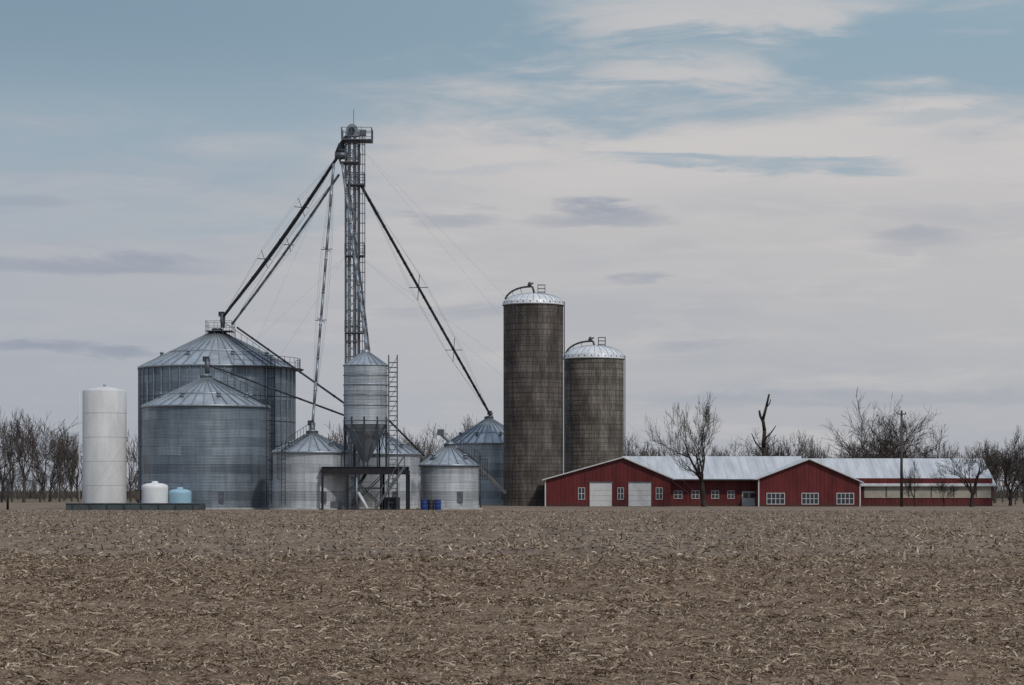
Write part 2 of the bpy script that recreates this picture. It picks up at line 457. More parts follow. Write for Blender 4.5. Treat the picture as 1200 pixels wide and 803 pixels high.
# ---------------------------------------------------------------- white tank, poly tanks, containment
e=empty('white_storage_tank',X(122.5,215),215); cx=e.location.x; r=25.5*215/F; zt=Z(459,215)
m=MB(); m.lathe(cx,215,[(r,0.05),(r,zt),(r*.97,zt+.12),(r*.55,zt+.32),(.25,zt+.46),(.02,zt+.48)],'white',64); m.make('shell',e)
m=MB()
for z in (2.2,4.4,6.6,8.8): m.lathe(cx,215,[(r+.003,z-.02),(r+.012,z-.02),(r+.012,z+.02),(r+.003,z+.02)],'trim',64)
m.tube((cx,215,zt+.45),(cx,215,zt+.65),.12,'steel'); m.tube((cx-r-.12,213.9,0),(cx-r-.12,213.9,zt),.05,'trim',n=6)
m.lathe(cx,215,[(r+.2,-.1),(r+.2,.1),(r,.1)],'conc',48)
m.make('fittings',e)
def poly(px,w,pyt,Y,mk,name):
    r=w*.5*Y/F;cx=X(px,Y);zt=Z(pyt,Y); e=empty(name,cx,Y)
    m=MB(); pr=[(r*.98,0.02)]
    n=10
    for i in range(n+1):
        z=.05+(zt-.35)*i/n; pr.append((r*(1.0 if i%2 else .985),z))
    pr+=[(r*.93,zt-.18),(r*.6,zt-.05),(.3,zt),(.02,zt)]
    m.lathe(cx,Y,pr,mk,48); m.make('tank_body',e)
    m=MB(); m.lathe(cx,Y,[(.28,zt-.03),(.28,zt+.14),(.01,zt+.16)],mk,20); m.tube((cx+r*.2,Y-r,.35),(cx+r*.2,Y-r-.1,.35),.06,'darksteel'); m.make('lid_and_valve',e)
poly(181.5,31,566,206.0,'poly','poly_tank'); poly(211,27,573,206.4,'bluepoly','poly_tank')
x0,x1=X(77,204),X(233,204); xm_=X(155,204)
e=empty('containment_wall',(x0+x1)/2,207); m=MB(); zt=.55
m.box(x0,x1,204,204.15,-.1,zt,'wallgreen'); m.box(x0,xm_,218.2,218.35,-.1,zt,'wallgreen')
m.box(xm_,x1,208.4,208.55,-.1,zt,'wallgreen'); m.box(xm_-.15,xm_,208.4,218.2,-.1,zt,'wallgreen')
m.box(x0,x0+.15,204.15,218.2,-.1,zt,'wallgreen'); m.box(x1-.15,x1,204.15,208.4,-.1,zt,'wallgreen')
k=x0+.6
while k<x1: m.beam((k,203.95,0),(k,203.95,zt),.1,.08,'darksteel'); k+=1.5
m.box(x0-.03,x1+.03,203.93,204.2,zt,zt+.06,'midsteel')
m.make('wall_panels',e)
e=empty('pump_box',X(161.5,206),206); m=MB(); cx=e.location.x
m.box(cx-.25,cx+.25,205.7,206.3,.9,1.75,'wood'); m.box(cx-.29,cx+.29,205.65,206.35,1.75,1.82,'midsteel'); m.tube((cx,206,0),(cx,206,.9),.06,'darksteel'); m.make('cabinet',e)

# ---------------------------------------------------------------- silos
def silo(px,w,pe,pt,Y,mk,nh=28,name='concrete_silo'):
    r=w*.5*Y/F;cx=X(px,Y);ze=Z(pe,Y);zt=Z(pt,Y); e=empty(name,cx,Y)
    m=MB(); m.lathe(cx,Y,[(r,-.1),(r,ze)],mk,72); m.make('stave_wall',e)
    m=MB(); z=.5
    while z<ze-.2:
        m.lathe(cx,Y,[(r+.004,z-.018),(r+.025,z),(r+.004,z+.018)],'hoop',60); z+=.39+(z/ze)*.28
    m.make('steel_hoops',e)
    m=MB(); pr=[]
    R=r+.1
    for i in range(7):
        t=i/6; pr.append((R*math.cos(t*math.pi/2*.97),ze+(zt-ze)*math.sin(t*math.pi/2)))
    m.lathe(cx,Y,pr,'dome',nh*2,False)
    m.lathe(cx,Y,[(R+.02,ze-.14),(R+.05,ze-.1),(R+.05,ze+.04),(R,ze+.05)],'dome',60)
    for k in range(nh):
        a=2*math.pi*k/nh
        pts=[Vector((cx+q*math.cos(a),Y+q*math.sin(a),z+.015)) for q,z in pr]
        for a_,b_ in zip(pts[:-1],pts[1:]): m.beam(a_,b_,.045,.06,'roofsteel')
        a+=math.pi/nh
        c=Vector((cx+(R+.0)*math.cos(a),Y+(R+.0)*math.sin(a),ze+.06)); u=Vector((-math.sin(a),math.cos(a),0))
        m.poly([c-u*.15,c+u*.15,c+Vector((-.06*math.cos(a),-.06*math.sin(a),.2))],'midsteel')
    m.make('dome_roof',e)
    m=MB()
    p0=Vector((cx-r-.16,Y-.6,1.0)) 
    pts=[p0,Vector((p0.x+.3,p0.y,ze+.2))]
    for i in range(1,9):
        t=i/8*math.pi/2
        pts.append(Vector((p0.x+.3+ (r*.85)*(1-math.cos(t)),p0.y,ze+.2+1.75*math.sin(t))))
    q=pts[-1]; pts.append(Vector((q.x+.25,q.y,q.z+.02))); pts.append(Vector((q.x+.45,q.y,q.z-.7)))
    m.path(pts[2:],.11,'darksteel')
    for k in (3,5,7): m.tube(pts[k],(pts[k].x+.3,Y,ze+.5),.03,'darksteel',n=4)
    m.tube((q.x,q.y,q.z),(q.x-.1,q.y,q.z+.5),.15,'darksteel'); m.tube((q.x-.3,q.y,q.z+.15),(q.x+.35,q.y,q.z+.4),.1,'darksteel')
    cxx=cx+.5
    for a,b in ((0,0),(.8,0),(0,.8),(.8,.8)): m.tube((cxx+a,Y-.9+b,ze+.1),(cxx+a,Y-.9+b,zt+.9),.03,'darksteel',n=4)
    for z in (zt+.1,zt+.5,zt+.9):
        for a in ((0,0,.8,0),(0,.8,.8,.8),(0,0,0,.8),(.8,0,.8,.8)):
            m.tube((cxx+a[0],Y-.9+a[1],z),(cxx+a[2],Y-.9+a[3],z),.025,'darksteel',n=4)
    a=-.15; u=Vector((math.cos(a),math.sin(a),0)); b=Vector((cx,Y,0))+u*(r+.15)
    m.ladder(b+Vector((0,0,1)),b+Vector((0,0,ze+.3)),u,'midsteel',cage=False)
    m.make('filler_pipe_and_cage',e)
silo(625,70,357,344,262,'stave'); silo(696,70,420,405,272,'stave2')

# ---------------------------------------------------------------- bucket elevator
TY=214.8; tx=X(412.5,TY); e=empty('bucket_elevator',tx,TY)
hw=.58; ztop=Z(168,TY)
m=MB()
for a in (-1,1):
    for b in (-1,1): m.beam((tx+a*hw,TY+b*hw,0),(tx+a*hw,TY+b*hw,ztop),.11,.11,'midsteel')
k=0; st=ztop/24
while k<24:
    z0=k*st; z1=z0+st
    for (a,b,c,d) in ((-1,-1,1,-1),(1,-1,1,1),(1,1,-1,1),(-1,1,-1,-1)):
        m.beam((tx+a*hw,TY+b*hw,z1),(tx+c*hw,TY+d*hw,z1),.06,.06,'midsteel')
        if k%2: a,b,c,d=c,d,a,b
        m.beam((tx+a*hw,TY+b*hw,z0),(tx+c*hw,TY+d*hw,z1),.045,.045,'midsteel')
    k+=1
m.make('lattice_tower',e)
m=MB()
for sx in (-.25,.25):
    m.box(tx+sx-.15,tx+sx+.15,TY-.25,TY+.25,.5,ztop+.6,'steel')
    z=3
    while z<ztop: m.box(tx+sx-.18,tx+sx+.18,TY-.28,TY+.28,z,z+.07,'midsteel'); z+=3.05
m.box(tx-.55,tx+.6,TY-.35,TY+.35,0,.9,'midsteel')
m.make('elevator_casings',e)
m=MB()
hz=ztop+.6
pts=[]
for i in range(9):
    t=math.pi*i/8; pts.append((tx+.03-.6*math.cos(t),hz+.35+.8*math.sin(t)))
prof=[(tx-.57,hz)]+pts+[(tx+.63,hz)]
fr=[(x,TY-.38,z) for x,z in prof]; bk=[(x,TY+.38,z) for x,z in prof]
m.poly(fr,'steel'); m.poly(bk[::-1],'steel')
for i in range(len(prof)):
    j=(i+1)%len(prof); m.quad(fr[j],fr[i],bk[i],bk[j],'steel')
m.tube((tx,TY-.6,hz+.5),(tx,TY-.36,hz+.5),.3,'darksteel',n=14); m.box(tx+.7,tx+1.3,TY-.3,TY+.3,hz+.1,hz+.6,'midsteel')
m.tube((tx+.15,TY,hz+1.1),(tx+.15,TY,hz+2.5),.025,'darksteel',n=5)
m.make('head_housing',e)
def platform(m,z,x0,x1,y0,y1,mk='midsteel'):
    m.box(x0,x1,y0,y1,z-.08,z,mk)
    for zz in (.55,1.05):
        for a in ((x0,y0,x1,y0),(x1,y0,x1,y1),(x1,y1,x0,y1),(x0,y1,x0,y0)): m.tube((a[0],a[1],z+zz),(a[2],a[3],z+zz),.025,mk,n=4)
    n=4
    for i in range(n):
        t=i/(n-1)
        for (x,y) in ((x0+(x1-x0)*t,y0),(x0+(x1-x0)*t,y1),(x0,y0+(y1-y0)*t),(x1,y0+(y1-y0)*t)): m.tube((x,y,z-.0),(x,y,z+1.08),.025,mk,n=4)
m=MB()
platform(m,Z(165,TY),tx-.9,tx+1.85,TY-1.2,TY+1.2)
platform(m,Z(191,TY),tx-1.1,tx+.7,TY-1.1,TY+1.1)
platform(m,Z(217,TY),tx-.7,tx+1.15,TY-1.0,TY+.9)
platform(m,Z(300,TY),tx-.6,tx+1.15,TY-1.0,TY+.9)
platform(m,Z(390,TY),tx-.6,tx+1.15,TY-1.0,TY+.9)
m.ladder((tx+hw+.15,TY-.3,.5),(tx+hw+.15,TY-.3,ztop+1.2),(1,0,0),'midsteel',cr=.5)
m.make('platforms_and_ladder',e)
m=MB()
dc=Vector((X(400,TY),TY-.2,Z(180,TY)))
m.tube(dc+Vector((0,0,.9)),dc,.25,'darksteel',r2=.6,n=14); m.tube(dc,dc-Vector((0,0,.5)),.6,'midsteel',n=14)
m.tube(Vector((tx-.3,TY,hz+.2)),dc+Vector((0,0,.8)),.22,'darksteel')
m.make('distributor',e)
spn=[0]
def spout(p,q,r,mk,arms=(),flanges=True,al=1.0,sag=.0):
    m=MB(); p=Vector(p);q=Vector(q); d=(q-p);L=d.length;d.normalize()
    side=d.cross(Vector((0,0,1))).normalized(); up=side.cross(d).normalized()
    pts=[p.lerp(q,i/12)-up*(sag*math.sin(math.pi*i/12)) for i in range(13)]
    m.path(pts,r,mk,n=8)
    if flanges:
        k=3.0
        while k<L-1:
            c=p+d*k-up*(sag*math.sin(math.pi*k/L)); m.tube(c-d*.05,c+d*.05,r*1.25,mk,n=8); k+=3.05
    prev=[p]*4
    for t in arms:
        c=p.lerp(q,t); tips=[c+up*al,c-up*al,c+side*al*.7,c-side*al*.7]
        m.tube(tips[0],tips[1],.035,'darksteel',n=4); m.tube(tips[2],tips[3],.035,'darksteel',n=4)
        for a,b in zip(prev,tips): m.tube(a,b,.009,'midsteel',n=3)
        prev=tips
    if arms:
        for a in prev: m.tube(a,q,.009,'midsteel',n=3)
    spn[0]+=1; m.make('spout_%d'%spn[0],e)
spout(dc+Vector((-.3,0,-.3)),V(261,372,231.5),.145,'darksteel',(.3,.62),al=1.1,sag=.3)
spout(V(397,205,TY+.8),V(272,380,232.5),.12,'steel',(.45,),al=.8,sag=.2)
spout(dc+Vector((-.5,.4,-.6)),V(258,376,233),.08,'midsteel',(),sag=.5)
spout(V(391,192,TY-.5),V(366,500,210),.12,'steel',(.33,.6),al=.8)
spout(V(401,192,TY-.9),V(430,410,208),.13,'steel',(.4,.7),al=.5)
spout(V(407,200,TY-1.1),V(433,412,208.4),.09,'midsteel',())
spout(V(424,219,TY),V(575,487,276),.14,'darksteel',(.38,.66),al=1.4)
spout(V(278,384,229),V(404,473,TY-.2),.10,'darksteel',())
spout(V(245,428,215),V(404,487,TY-1),.09,'darksteel',())
spout(V(455,492,209),V(497,534,213),.09,'darksteel',())
m=MB()
for px,py,Y in ((261,372,231.5),(366,500,210),(575,487,276),(243,425,215)):
    c=V(px,py,Y); m.tube(c+Vector((0,0,.35)),c-Vector((0,0,1.0)),.28,'midsteel',r2=.22,n=10); m.box(c.x-.4,c.x+.15,c.y-.25,c.y+.25,c.z+.1,c.z+.55,'darksteel')
m.make('drop_heads',e)
m=MB()
anc=[(tx-23,202.5),(tx+32,203),(tx-20,246),(tx+30,244)]
for z in (Z(170,TY),Z(300,TY)):
    for i,(ax,ay) in enumerate(anc):
        m.tube((tx+(hw if ax>tx else -hw),TY,z),(ax,ay,.05),.0055,'midsteel',n=3)
m.make('guy_wires',e)

# ---------------------------------------------------------------- hopper bin
HYY=208.0; hx=X(428.5,HYY); e=empty('hopper_bin',hx,HYY); r=25.5*HYY/F
ze=Z(429,HYY); zb=Z(493,HYY); zpl=Z(548,HYY)
m=MB(); m.lathe(hx,HYY,[(r,zb-.35),(r,ze)],'galv_hop',64); m.make('cylinder_wall',e)
m=MB(); R=r+.08; zp=Z(413,HYY)
for k in range(20):
    a0=2*math.pi*k/20;a1=2*math.pi*(k+1)/20
    P=lambda rr,a,z:(hx+rr*math.cos(a),HYY+rr*math.sin(a),z)
    m.quad(P(R,a0,ze),P(R,a1,ze),P(.3,a1,zp),P(.3,a0,zp),'roofsteel'); m.beam(P(R,a0,ze+.03),P(.3,a0,zp+.03),.05,.08,'rib')
m.lathe(hx,HYY,[(.36,zp-.08),(.36,zp+.2),(.02,zp+.3)],'steel',16)
for z in (ze,ze-.85,ze-1.7,ze-2.6,ze-3.5,zb): m.lathe(hx,HYY,[(r+.002,z-.05),(r+.06,z-.05),(r+.06,z+.05),(r+.002,z+.05)],'steel',64)
m.make('roof_and_rings',e)
m=MB(); m.lathe(hx,HYY,[(.28,zpl+.5),(r-.02,zb-.35)],'steel',40); m.tube((hx,HYY,zpl+.55),(hx,HYY,zpl-.6),.28,'midsteel')
for k in range(10):
    a=2*math.pi*(k+.5)/10; p=(hx+r*math.cos(a),HYY+r*math.sin(a))
    m.beam((p[0],p[1],zb+.3),(p[0],p[1],zpl),.14,.14,'darksteel')
    a2=2*math.pi*(k+1.5)/10; q=(hx+r*math.cos(a2),HYY+r*math.sin(a2))
    m.beam((p[0],p[1],zb-.9),(q[0],q[1],zb-.9),.06,.08,'midsteel')
    m.beam((p[0],p[1],zb-.3),(q[0],q[1],zpl+1.3),.05,.05,'midsteel')
m.make('hopper_cone_and_legs',e)
m=MB()
xa=X(380,HYY);xb=X(478,HYY)
for y in (HYY-2,HYY+2): m.beam((xa,y,zpl-.3),(xb,y,zpl-.3),.25,.62,'black')
for x in (xa,X(409,HYY),X(448,HYY),xb):
    m.beam((x,HYY-2,zpl-.4),(x,HYY+2,zpl-.4),.2,.3,'black')
    for y in (HYY-2,HYY+2):
        m.beam((x,y,0),(x,y,zpl-.6),.2,.2,'black')
m.box(xa-.1,xb+.1,HYY-2.2,HYY+2.2,zpl+.015,zpl+.07,'darksteel')
for y in (HYY-2,HYY+2):
    m.beam((X(409,HYY),y,.2),(X(448,HYY),y,zpl-.7),.08,.08,'darksteel'); m.beam((X(448,HYY),y+.09,.2),(X(409,HYY),y+.09,zpl-.7),.08,.08,'darksteel')
    m.beam((X(409,HYY),y,1.9),(X(448,HYY),y,1.9),.12,.16,'darksteel')
m.make('support_frame',e)
m=MB()
lx=X(460.5,HYY)
for a in (-.38,.38):
    for b in (-.4,.4): m.beam((lx+a,HYY+b,0),(lx+a,HYY+b,Z(416,HYY)),.07,.07,'midsteel')
z=.6;k=0
while z<Z(420,HYY):
    for b in (-.4,.4):
        m.tube((lx-.38,HYY+b,z),(lx+.38,HYY+b,z),.024,'midsteel',n=4)
    if k%3==0:
        m.box(lx-.38,lx+.38,HYY-.4,HYY+.4,z,z+.04,'midsteel'); m.tube((lx-.38,HYY-.4,z),(lx+.38,HYY-.4,z+1.3),.022,'midsteel',n=4)
    z+=.43;k+=1
for zz in (ze-.2,zb): m.beam((hx+r,HYY,zz),(lx-.38,HYY,zz),.08,.08,'midsteel')
s0=Vector((X(440,205),205,.1));s1=Vector((X(474,205),205,zpl))
for dy in (-.4,.4):
    m.beam(s0+Vector((0,dy,0)),s1+Vector((0,dy,0)),.06,.2,'midsteel'); m.tube(s0+Vector((0,dy,1)),s1+Vector((0,dy,1)),.03,'midsteel',n=4)
    for i in range(6):
        c=s0.lerp(s1,i/5)+Vector((0,dy,0)); m.tube(c,c+Vector((0,0,1)),.025,'midsteel',n=4)
for i in range(14):
    c=s0.lerp(s1,(i+.5)/14); m.box(c.x-.12,c.x+.12,c.y-.4,c.y+.4,c.z,c.z+.03,'midsteel')
m.tube(V(417,572,206.5),V(431,597,205.2),.14,'trim'); m.tube((hx,HYY,zpl-.6),V(418,573,206.5),.14,'steel')
m.tube(V(418,560,206),V(418,597,206),.08,'steel')
m.box(X(386,HYY),X(404,HYY),HYY-1,HYY+1,0,.75,'midsteel'); m.box(X(451,HYY),X(468,HYY),HYY-.2,HYY+1.2,0,1.1,'darksteel')
m.make('ladder_tower_and_stairs',e)

# inclined conveyor
p=V(517,509,214.5); q=V(592,577,246); e=empty('inclined_conveyor',p.x,p.y); m=MB()
m.tube(p,q,.16,'roofsteel',n=10); d=(q-p).normalized(); u=d.cross(Vector((0,0,1))).cross(d).normalized()*.5
a_=p+d*2+u; b_=q-d*3+u; m.tube(a_,b_,.03,'midsteel',n=4); N=14
for i in range(N):
    c=p+d*2+(q-d*3-p-d*2)*(i/N); m.tube(c,c+u,.02,'midsteel',n=4); c2=p+d*2+(q-d*3-p-d*2)*((i+1)/N); m.tube(c,c2+u,.015,'midsteel',n=4)
m.tube(a_,p,.03,'midsteel',n=4);m.tube(b_,q,.03,'midsteel',n=4)
m.box(p.x-.35,p.x+.25,p.y-.3,p.y+.3,p.z-.1,p.z+.45,'midsteel')
c=p.lerp(q,.5)
for s in (-.9,.9): m.tube(c,(c.x+s*.6,c.y+s,0),.06,'midsteel',n=6)
c=p.lerp(q,.22)
for s in (-.9,.9): m.tube(c,(c.x+.4,c.y+s,0),.06,'midsteel',n=6)
m.make('auger_tube',e)
for i,(px,Yd) in enumerate(((497,205.2),(505,205.6),(513,205.3))):
    cx=X(px,Yd); e=empty('steel_drum',cx,Yd); m=MB()
    pr=[(.29,0),(.29,.28),(.305,.3),(.29,.32),(.29,.58),(.305,.6),(.29,.62),(.29,.87),(.3,.9),(.02,.88)]
    m.lathe(cx,Yd,pr,'blue' if i!=1 else 'darksteel',24); m.tube((cx+.15,Yd,.88),(cx+.15,Yd,.92),.03,'steel'); m.make('drum_body',e)

# ---------------------------------------------------------------- red barn
e=empty('red_barn',X(900,255),258)
YW=250.0; YM=254.0; YR=261.0; YB=268.0
def win(m,x0,x1,z0,z1,y,pan=2,fw=.09):
    m.box(x0,x1,y-.012,y+.03,z0,z1,'glass')
    m.box(x0-fw,x0,y-.06,y+.03,z0-fw,z1+fw,'trim'); m.box(x1,x1+fw,y-.06,y+.03,z0-fw,z1+fw,'trim')
    m.box(x0,x1,y-.057,y+.03,z1,z1+fw,'trim'); m.box(x0,x1,y-.057,y+.03,z0-fw,z0,'trim')
    for i in range(1,pan):
        xx=x0+(x1-x0)*i/pan; m.box(xx-.03,xx+.03,y-.04,y+.0,z0,z1,'trim')
    m.box(x0,x1,y-.034,y,(z0+z1)/2-.025,(z0+z1)/2+.025,'trim')
def gable(m,xl,xp,xr,zl,zp,zr,y0,y1):
    m.poly([(xl,y0,-.1),(xr,y0,-.1),(xr,y0,zr),(xp,y0,zp),(xl,y0,zl)],'red')
    m.poly([(xl,y1,-.1),(xl,y1,zl),(xp,y1,zp),(xr,y1,zr),(xr,y1,-.1)],'red')
    m.quad((xl,y1,-.1),(xl,y0,-.1),(xl,y0,zl),(xl,y1,zl),'red'); m.quad((xr,y0,-.1),(xr,y1,-.1),(xr,y1,zr),(xr,y0,zr),'red')
def slab(m,a,b,c,d,t,mk):
    n=(Vector(b)-Vector(a)).cross(Vector(d)-Vector(a)).normalized()*t
    P=[Vector(x) for x in (a,b,c,d)]; Q=[p+n for p in P]
    i=len(m.v); m.v+=[tuple(p) for p in P+Q]
    for f in ((3,2,1,0),(4,5,6,7),(0,1,5,4),(1,2,6,5),(2,3,7,6),(3,0,4,7)): m.face([i+k for k in f],mk)
W=MB();Rf=MB();D=MB()
xl,xp,xr=X(639,YW),X(730,YW),X(786,YW); zl,zp,zr=Z(561.5,YW),Z(536,YW),Z(560,YW)
gable(W,xl,xp,xr,zl,zp,zr,YW,258)
ov=.35
sl=(zp-zl)/(xp-xl); sr=(zp-zr)/(xr-xp)
slab(Rf,(xl-ov,YW-.3,zl-sl*ov+.02),(xp,YW-.3,zp+.02),(xp,258.3,zp+.02),(xl-ov,258.3,zl-sl*ov+.02),-.10,'barnroof')
slab(Rf,(xp,YW-.3,zp+.02),(xr+ov,YW-.3,zr-sr*ov+.02),(xr+ov,YM+.4,zr-sr*ov+.02),(xp,YR-.5,zp+.02),-.10,'barnroof')
D.beam((xl-ov,YW-.33,zl-sl*ov+.0),(xp,YW-.33,zp+.0),.05,.11,'trim'); D.beam((xp,YW-.33,zp),(xr+ov,YW-.33,zr-sr*ov),.05,.11,'trim')
D.box(xl-.05,xl+.07,YW-.05,YW+.01,0,zl,'trim')
for a,b in ((691,717),(736.5,763)):
    D.box(X(a,YW),X(b,YW),YW-.06,YW+.02,0.02,Z(566,YW),'trim')
    xa_,xb_=X(a,YW),X(b,YW); D.box(xa_-.1,xb_+.1,YW-.1,YW,Z(566,YW),Z(566,YW)+.12,'midsteel')
    for zz in (.6,1.15,1.7): D.box(xa_+.02,xb_-.02,YW-.066,YW-.05,zz,zz+.03,'cream')
for a,b in ((678,685),(724,730.5),(769,776)): win(D,X(a,YW),X(b,YW),Z(585,YW),Z(572,YW),YW,2,.05)
ML=X(732,YM); MR=X(1163,YM); xm=X(948,YM)
ze=Z(560.5,YM); zr_=Z(536,YR)
W.quad((ML,YM,-.1),(MR,YM,-.1),(MR,YM,ze),(ML,YM,ze),'red')
ze2=Z(568,YM)
W.quad((MR,YB,-.1),(ML,YB,-.1),(ML,YB,ze),(MR,YB,ze),'red')
W.poly([(ML,YM,-.1),(ML,YM,ze),(ML,YR,zr_),(ML,YB,ze),(ML,YB,-.1)],'red')
W.poly([(MR,YM,-.1),(MR,YB,-.1),(MR,YB,ze2),(MR,YR,zr_-.1),(MR,YM,ze2)],'red')
sm=(zr_-ze)/(YR-YM); ovm=1.1
slab(Rf,(ML,YM-ovm,ze-sm*ovm+.2),(xm,YM-ovm,ze-sm*ovm+.2),(xm,YR,zr_+.03),(ML,YR,zr_+.03),.09,'barnroof')
slab(Rf,(ML,YR,zr_+.03),(xm,YR,zr_+.03),(xm,YB+ov,ze-sm*ov+.03),(ML,YB+ov,ze-sm*ov+.03),.09,'barnroof')
z2r=Z(538.5,YR); sm2=(z2r-ze2)/(YR-YM)
slab(Rf,(xm+.01,YM-ov,ze2-sm2*ov+.03),(MR+ov,YM-ov,ze2-sm2*ov+.03),(MR+ov,YR,z2r+.03),(xm+.01,YR,z2r+.03),.09,'barnroof')
slab(Rf,(xm+.01,YR,z2r+.03),(MR+ov,YR,z2r+.03),(MR+ov,YB+ov,ze2-sm2*ov+.03),(xm+.01,YB+ov,ze2-sm2*ov+.03),.09,'barnroof')
D.beam((xr+ov,YM-ovm-.03,ze-.16),(X(889,YM),YM-ovm-.03,ze-.16),.05,.10,'midsteel')
D.beam((X(1008,YM),YM-ov-.03,ze2-.12),(MR+ov,YM-ov-.03,ze2-.12),.05,.12,'trim')
for a,b in ((790,799),(811,819),(834,842),(853,860)): win(D,X(a,YM),X(b,YM),Z(584,YM),Z(575.5,YM),YM,2,.05)
a,b=X(869.5,YM),X(886,YM); D.box(a,b,YM-.05,YM+.02,.03,Z(576,YM),'trim'); D.box(a+.12,(a+b)/2-.06,YM-.07,YM-.04,.9,1.45,'glass'); D.box((a+b)/2+.06,b-.12,YM-.07,YM-.04,.9,1.45,'glass')
xl,xp,xr=X(889,YW),X(948,YW),X(1008,YW); zl,zp,zr=Z(560.5,YW),Z(538,YW),Z(564,YW)
gable(W,xl,xp,xr,zl,zp,zr,YW,256)
sl=(zp-zl)/(xp-xl); sr=(zp-zr)/(xr-xp)
slab(Rf,(xl-ov,YW-.3,zl-sl*ov+.02),(xp,YW-.3,zp+.02),(xp,YR-.2,zp+.02),(xl-ov,YM+.4,zl-sl*ov+.02),-.10,'barnroof')
slab(Rf,(xp,YW-.3,zp+.02),(xr+ov,YW-.3,zr-sr*ov+.02),(xr+ov,YM+.4,zr-sr*ov+.02),(xp,YR-.2,zp+.02),-.10,'barnroof')
D.beam((xl-ov,YW-.33,zl-sl*ov),(xp,YW-.33,zp),.05,.11,'trim'); D.beam((xp,YW-.33,zp),(xr+ov,YW-.33,zr-sr*ov),.05,.11,'trim')
D.box(xl-.05,xl+.07,YW-.05,YW+.01,0,zl,'trim'); D.box(xr-.07,xr+.05,YW-.05,YW+.01,0,zr,'trim')
for a,b in ((899,919),(940,958.5),(981,1000)): win(D,X(a,YW),X(b,YW),Z(590.5,YW),Z(578.5,YW),YW,4,.07)
ca,cb=X(1009,YM)+.3,MR-.15
zc0,zc1=Z(583,YM),Z(569.5,YM)
D.box(ca,cb,YM-.05,YM+.01,zc0,zc1,'cream')
k=ca
while k<=cb+.01: D.box(k-.06,k+.06,YM-.09,YM-.05,zc0,zc1+.03,'wood'); k+=2.44
D.box(ca,cb,YM-.085,YM-.052,zc0-.06,zc0+.02,'cream')
W.make('walls',e);Rf.make('roof',e);D.make('doors_windows_trim',e)

# ---------------------------------------------------------------- pole, posts
Yp=247; px_=X(1056.5,Yp); e=empty('utility_pole',px_,Yp); m=MB(); zt=Z(481,Yp)
m.tube((px_,Yp,0),(px_,Yp,zt),.17,'wood',r2=.11,n=12); m.beam((px_-.45,Yp-.14,zt-.4),(px_+.45,Yp-.14,zt-.4),.1,.12,'wood')
for s in (-.4,0,.4): m.tube((px_+s,Yp-.14,zt-.34),(px_+s,Yp-.14,zt-.14),.05,'midsteel')
m.tube((px_+.30,Yp-.1,zt-1.9),(px_+.30,Yp-.1,zt-1.1),.18,'midsteel',n=12); m.make('pole_and_transformer',e)
e=empty('fence_post',X(9,207),207); m=MB(); x=X(9,207); m.tube((x,207,0),(x,207,1.95),.11,'black',n=8); m.tube((x,207,1.95),(x,207,2.02),.13,'midsteel',n=8); m.make('post',e)

# ---------------------------------------------------------------- trees
def growtree(seed,h,spread,levels=6,tr=.2,minr=.014,mk='bark',trunkfrac=.22,lean=0.0,sides=3,wander=.18,up=.10,dens=.7,wide=2.3):
    rnd=random.Random(seed); segs=[]
    def rv(s): return Vector((rnd.gauss(0,s),rnd.gauss(0,s),rnd.gauss(0,s)))
    def br(p,d,L,r,lev):
        ns=4 if lev<3 else 3; sl=L/ns
        for i in range(ns):
            d=(d+rv(wander*(.4 if lev==0 else 1))+Vector((0,0,up if lev>0 else .1))).normalized()
            q=p+d*sl; r2=max(minr*.7,r*(.92 if lev<2 else .84)); segs.append((p,q,r,r2,lev)); p=q;r=r2
            if lev<levels and ((lev==0 and i>=2) or (lev>0 and i>=(1 if lev<3 else 0) and i<ns-1 and rnd.random()<dens)):
                child(p,d,L,r,lev,.6,1.05)
        if lev<levels:
            for k in range(2 if lev else 3): child(p,d,L,r,lev,.25,.65,True)
    def child(p,d,L,r,lev,a0,a1,end=False):
        ang=rnd.uniform(a0,a1); ax=d.cross(rv(1)).normalized()
        dd=Matrix.Rotation(ang,3,ax)@d
        if dd.z<-.15: dd.z*=-.3
        dd.normalize()
        f=rnd.uniform(.66,.88) if end else rnd.uniform(.5,.8)
        if lev==0: f=rnd.uniform(.9,1.35)
        br(p,dd,L*f,max(minr,r*(.74 if end else .55)),lev+1)
    br(Vector((0,0,-.1)),Vector((lean,0,1)).normalized(),h*trunkfrac,tr,0)
    mz=max(s[1].z for s in segs); mx=sorted(abs(s[1].x) for s in segs)[int(len(segs)*.985)]
    kz=h/mz; kx=(spread/2)/mx
    kx=max(.4*kz,min(wide*kz,kx))
    m=MB()
    sc=lambda v:Vector((v.x*kx,v.y*kx,v.z*kz))
    for (p,q,r,r2,lev) in segs: m.tube(sc(p),sc(q),r,mk,r2=r2,n=(8 if lev==0 else 5 if lev<3 else sides),caps=False)
    return m
def place(m,name,x,y):
    e=empty(name,x,y); ob=m.make('trunk_and_branches',None,(0,0,0)); ob.parent=e; return e
def bt(px,pytop,wpx,Y,seed,name='bare_tree',**kw):
    h=Z(pytop,Y); return place(growtree(seed,h,wpx*Y/F,**kw),name,X(px,Y),Y)
bt(825,456,124,244,61,levels=6,tr=.30,minr=.014,trunkfrac=.21,dens=.62)
bt(1040,453,100,285,5,levels=6,tr=.34,minr=.018,dens=.6)
bt(1096,496,50,290,8,levels=5,tr=.2,minr=.022)
bt(1138,517,80,243,23,levels=6,tr=.24,minr=.014,trunkfrac=.14,up=.05,dens=.5)
bt(1184,512,62,262,31,levels=5,tr=.22,minr=.022)
bt(1072,538,28,246,37,levels=5,tr=.07,minr=.01,trunkfrac=.15)
bt(1106,555,30,246,41,levels=5,tr=.06,minr=.01,trunkfrac=.12)
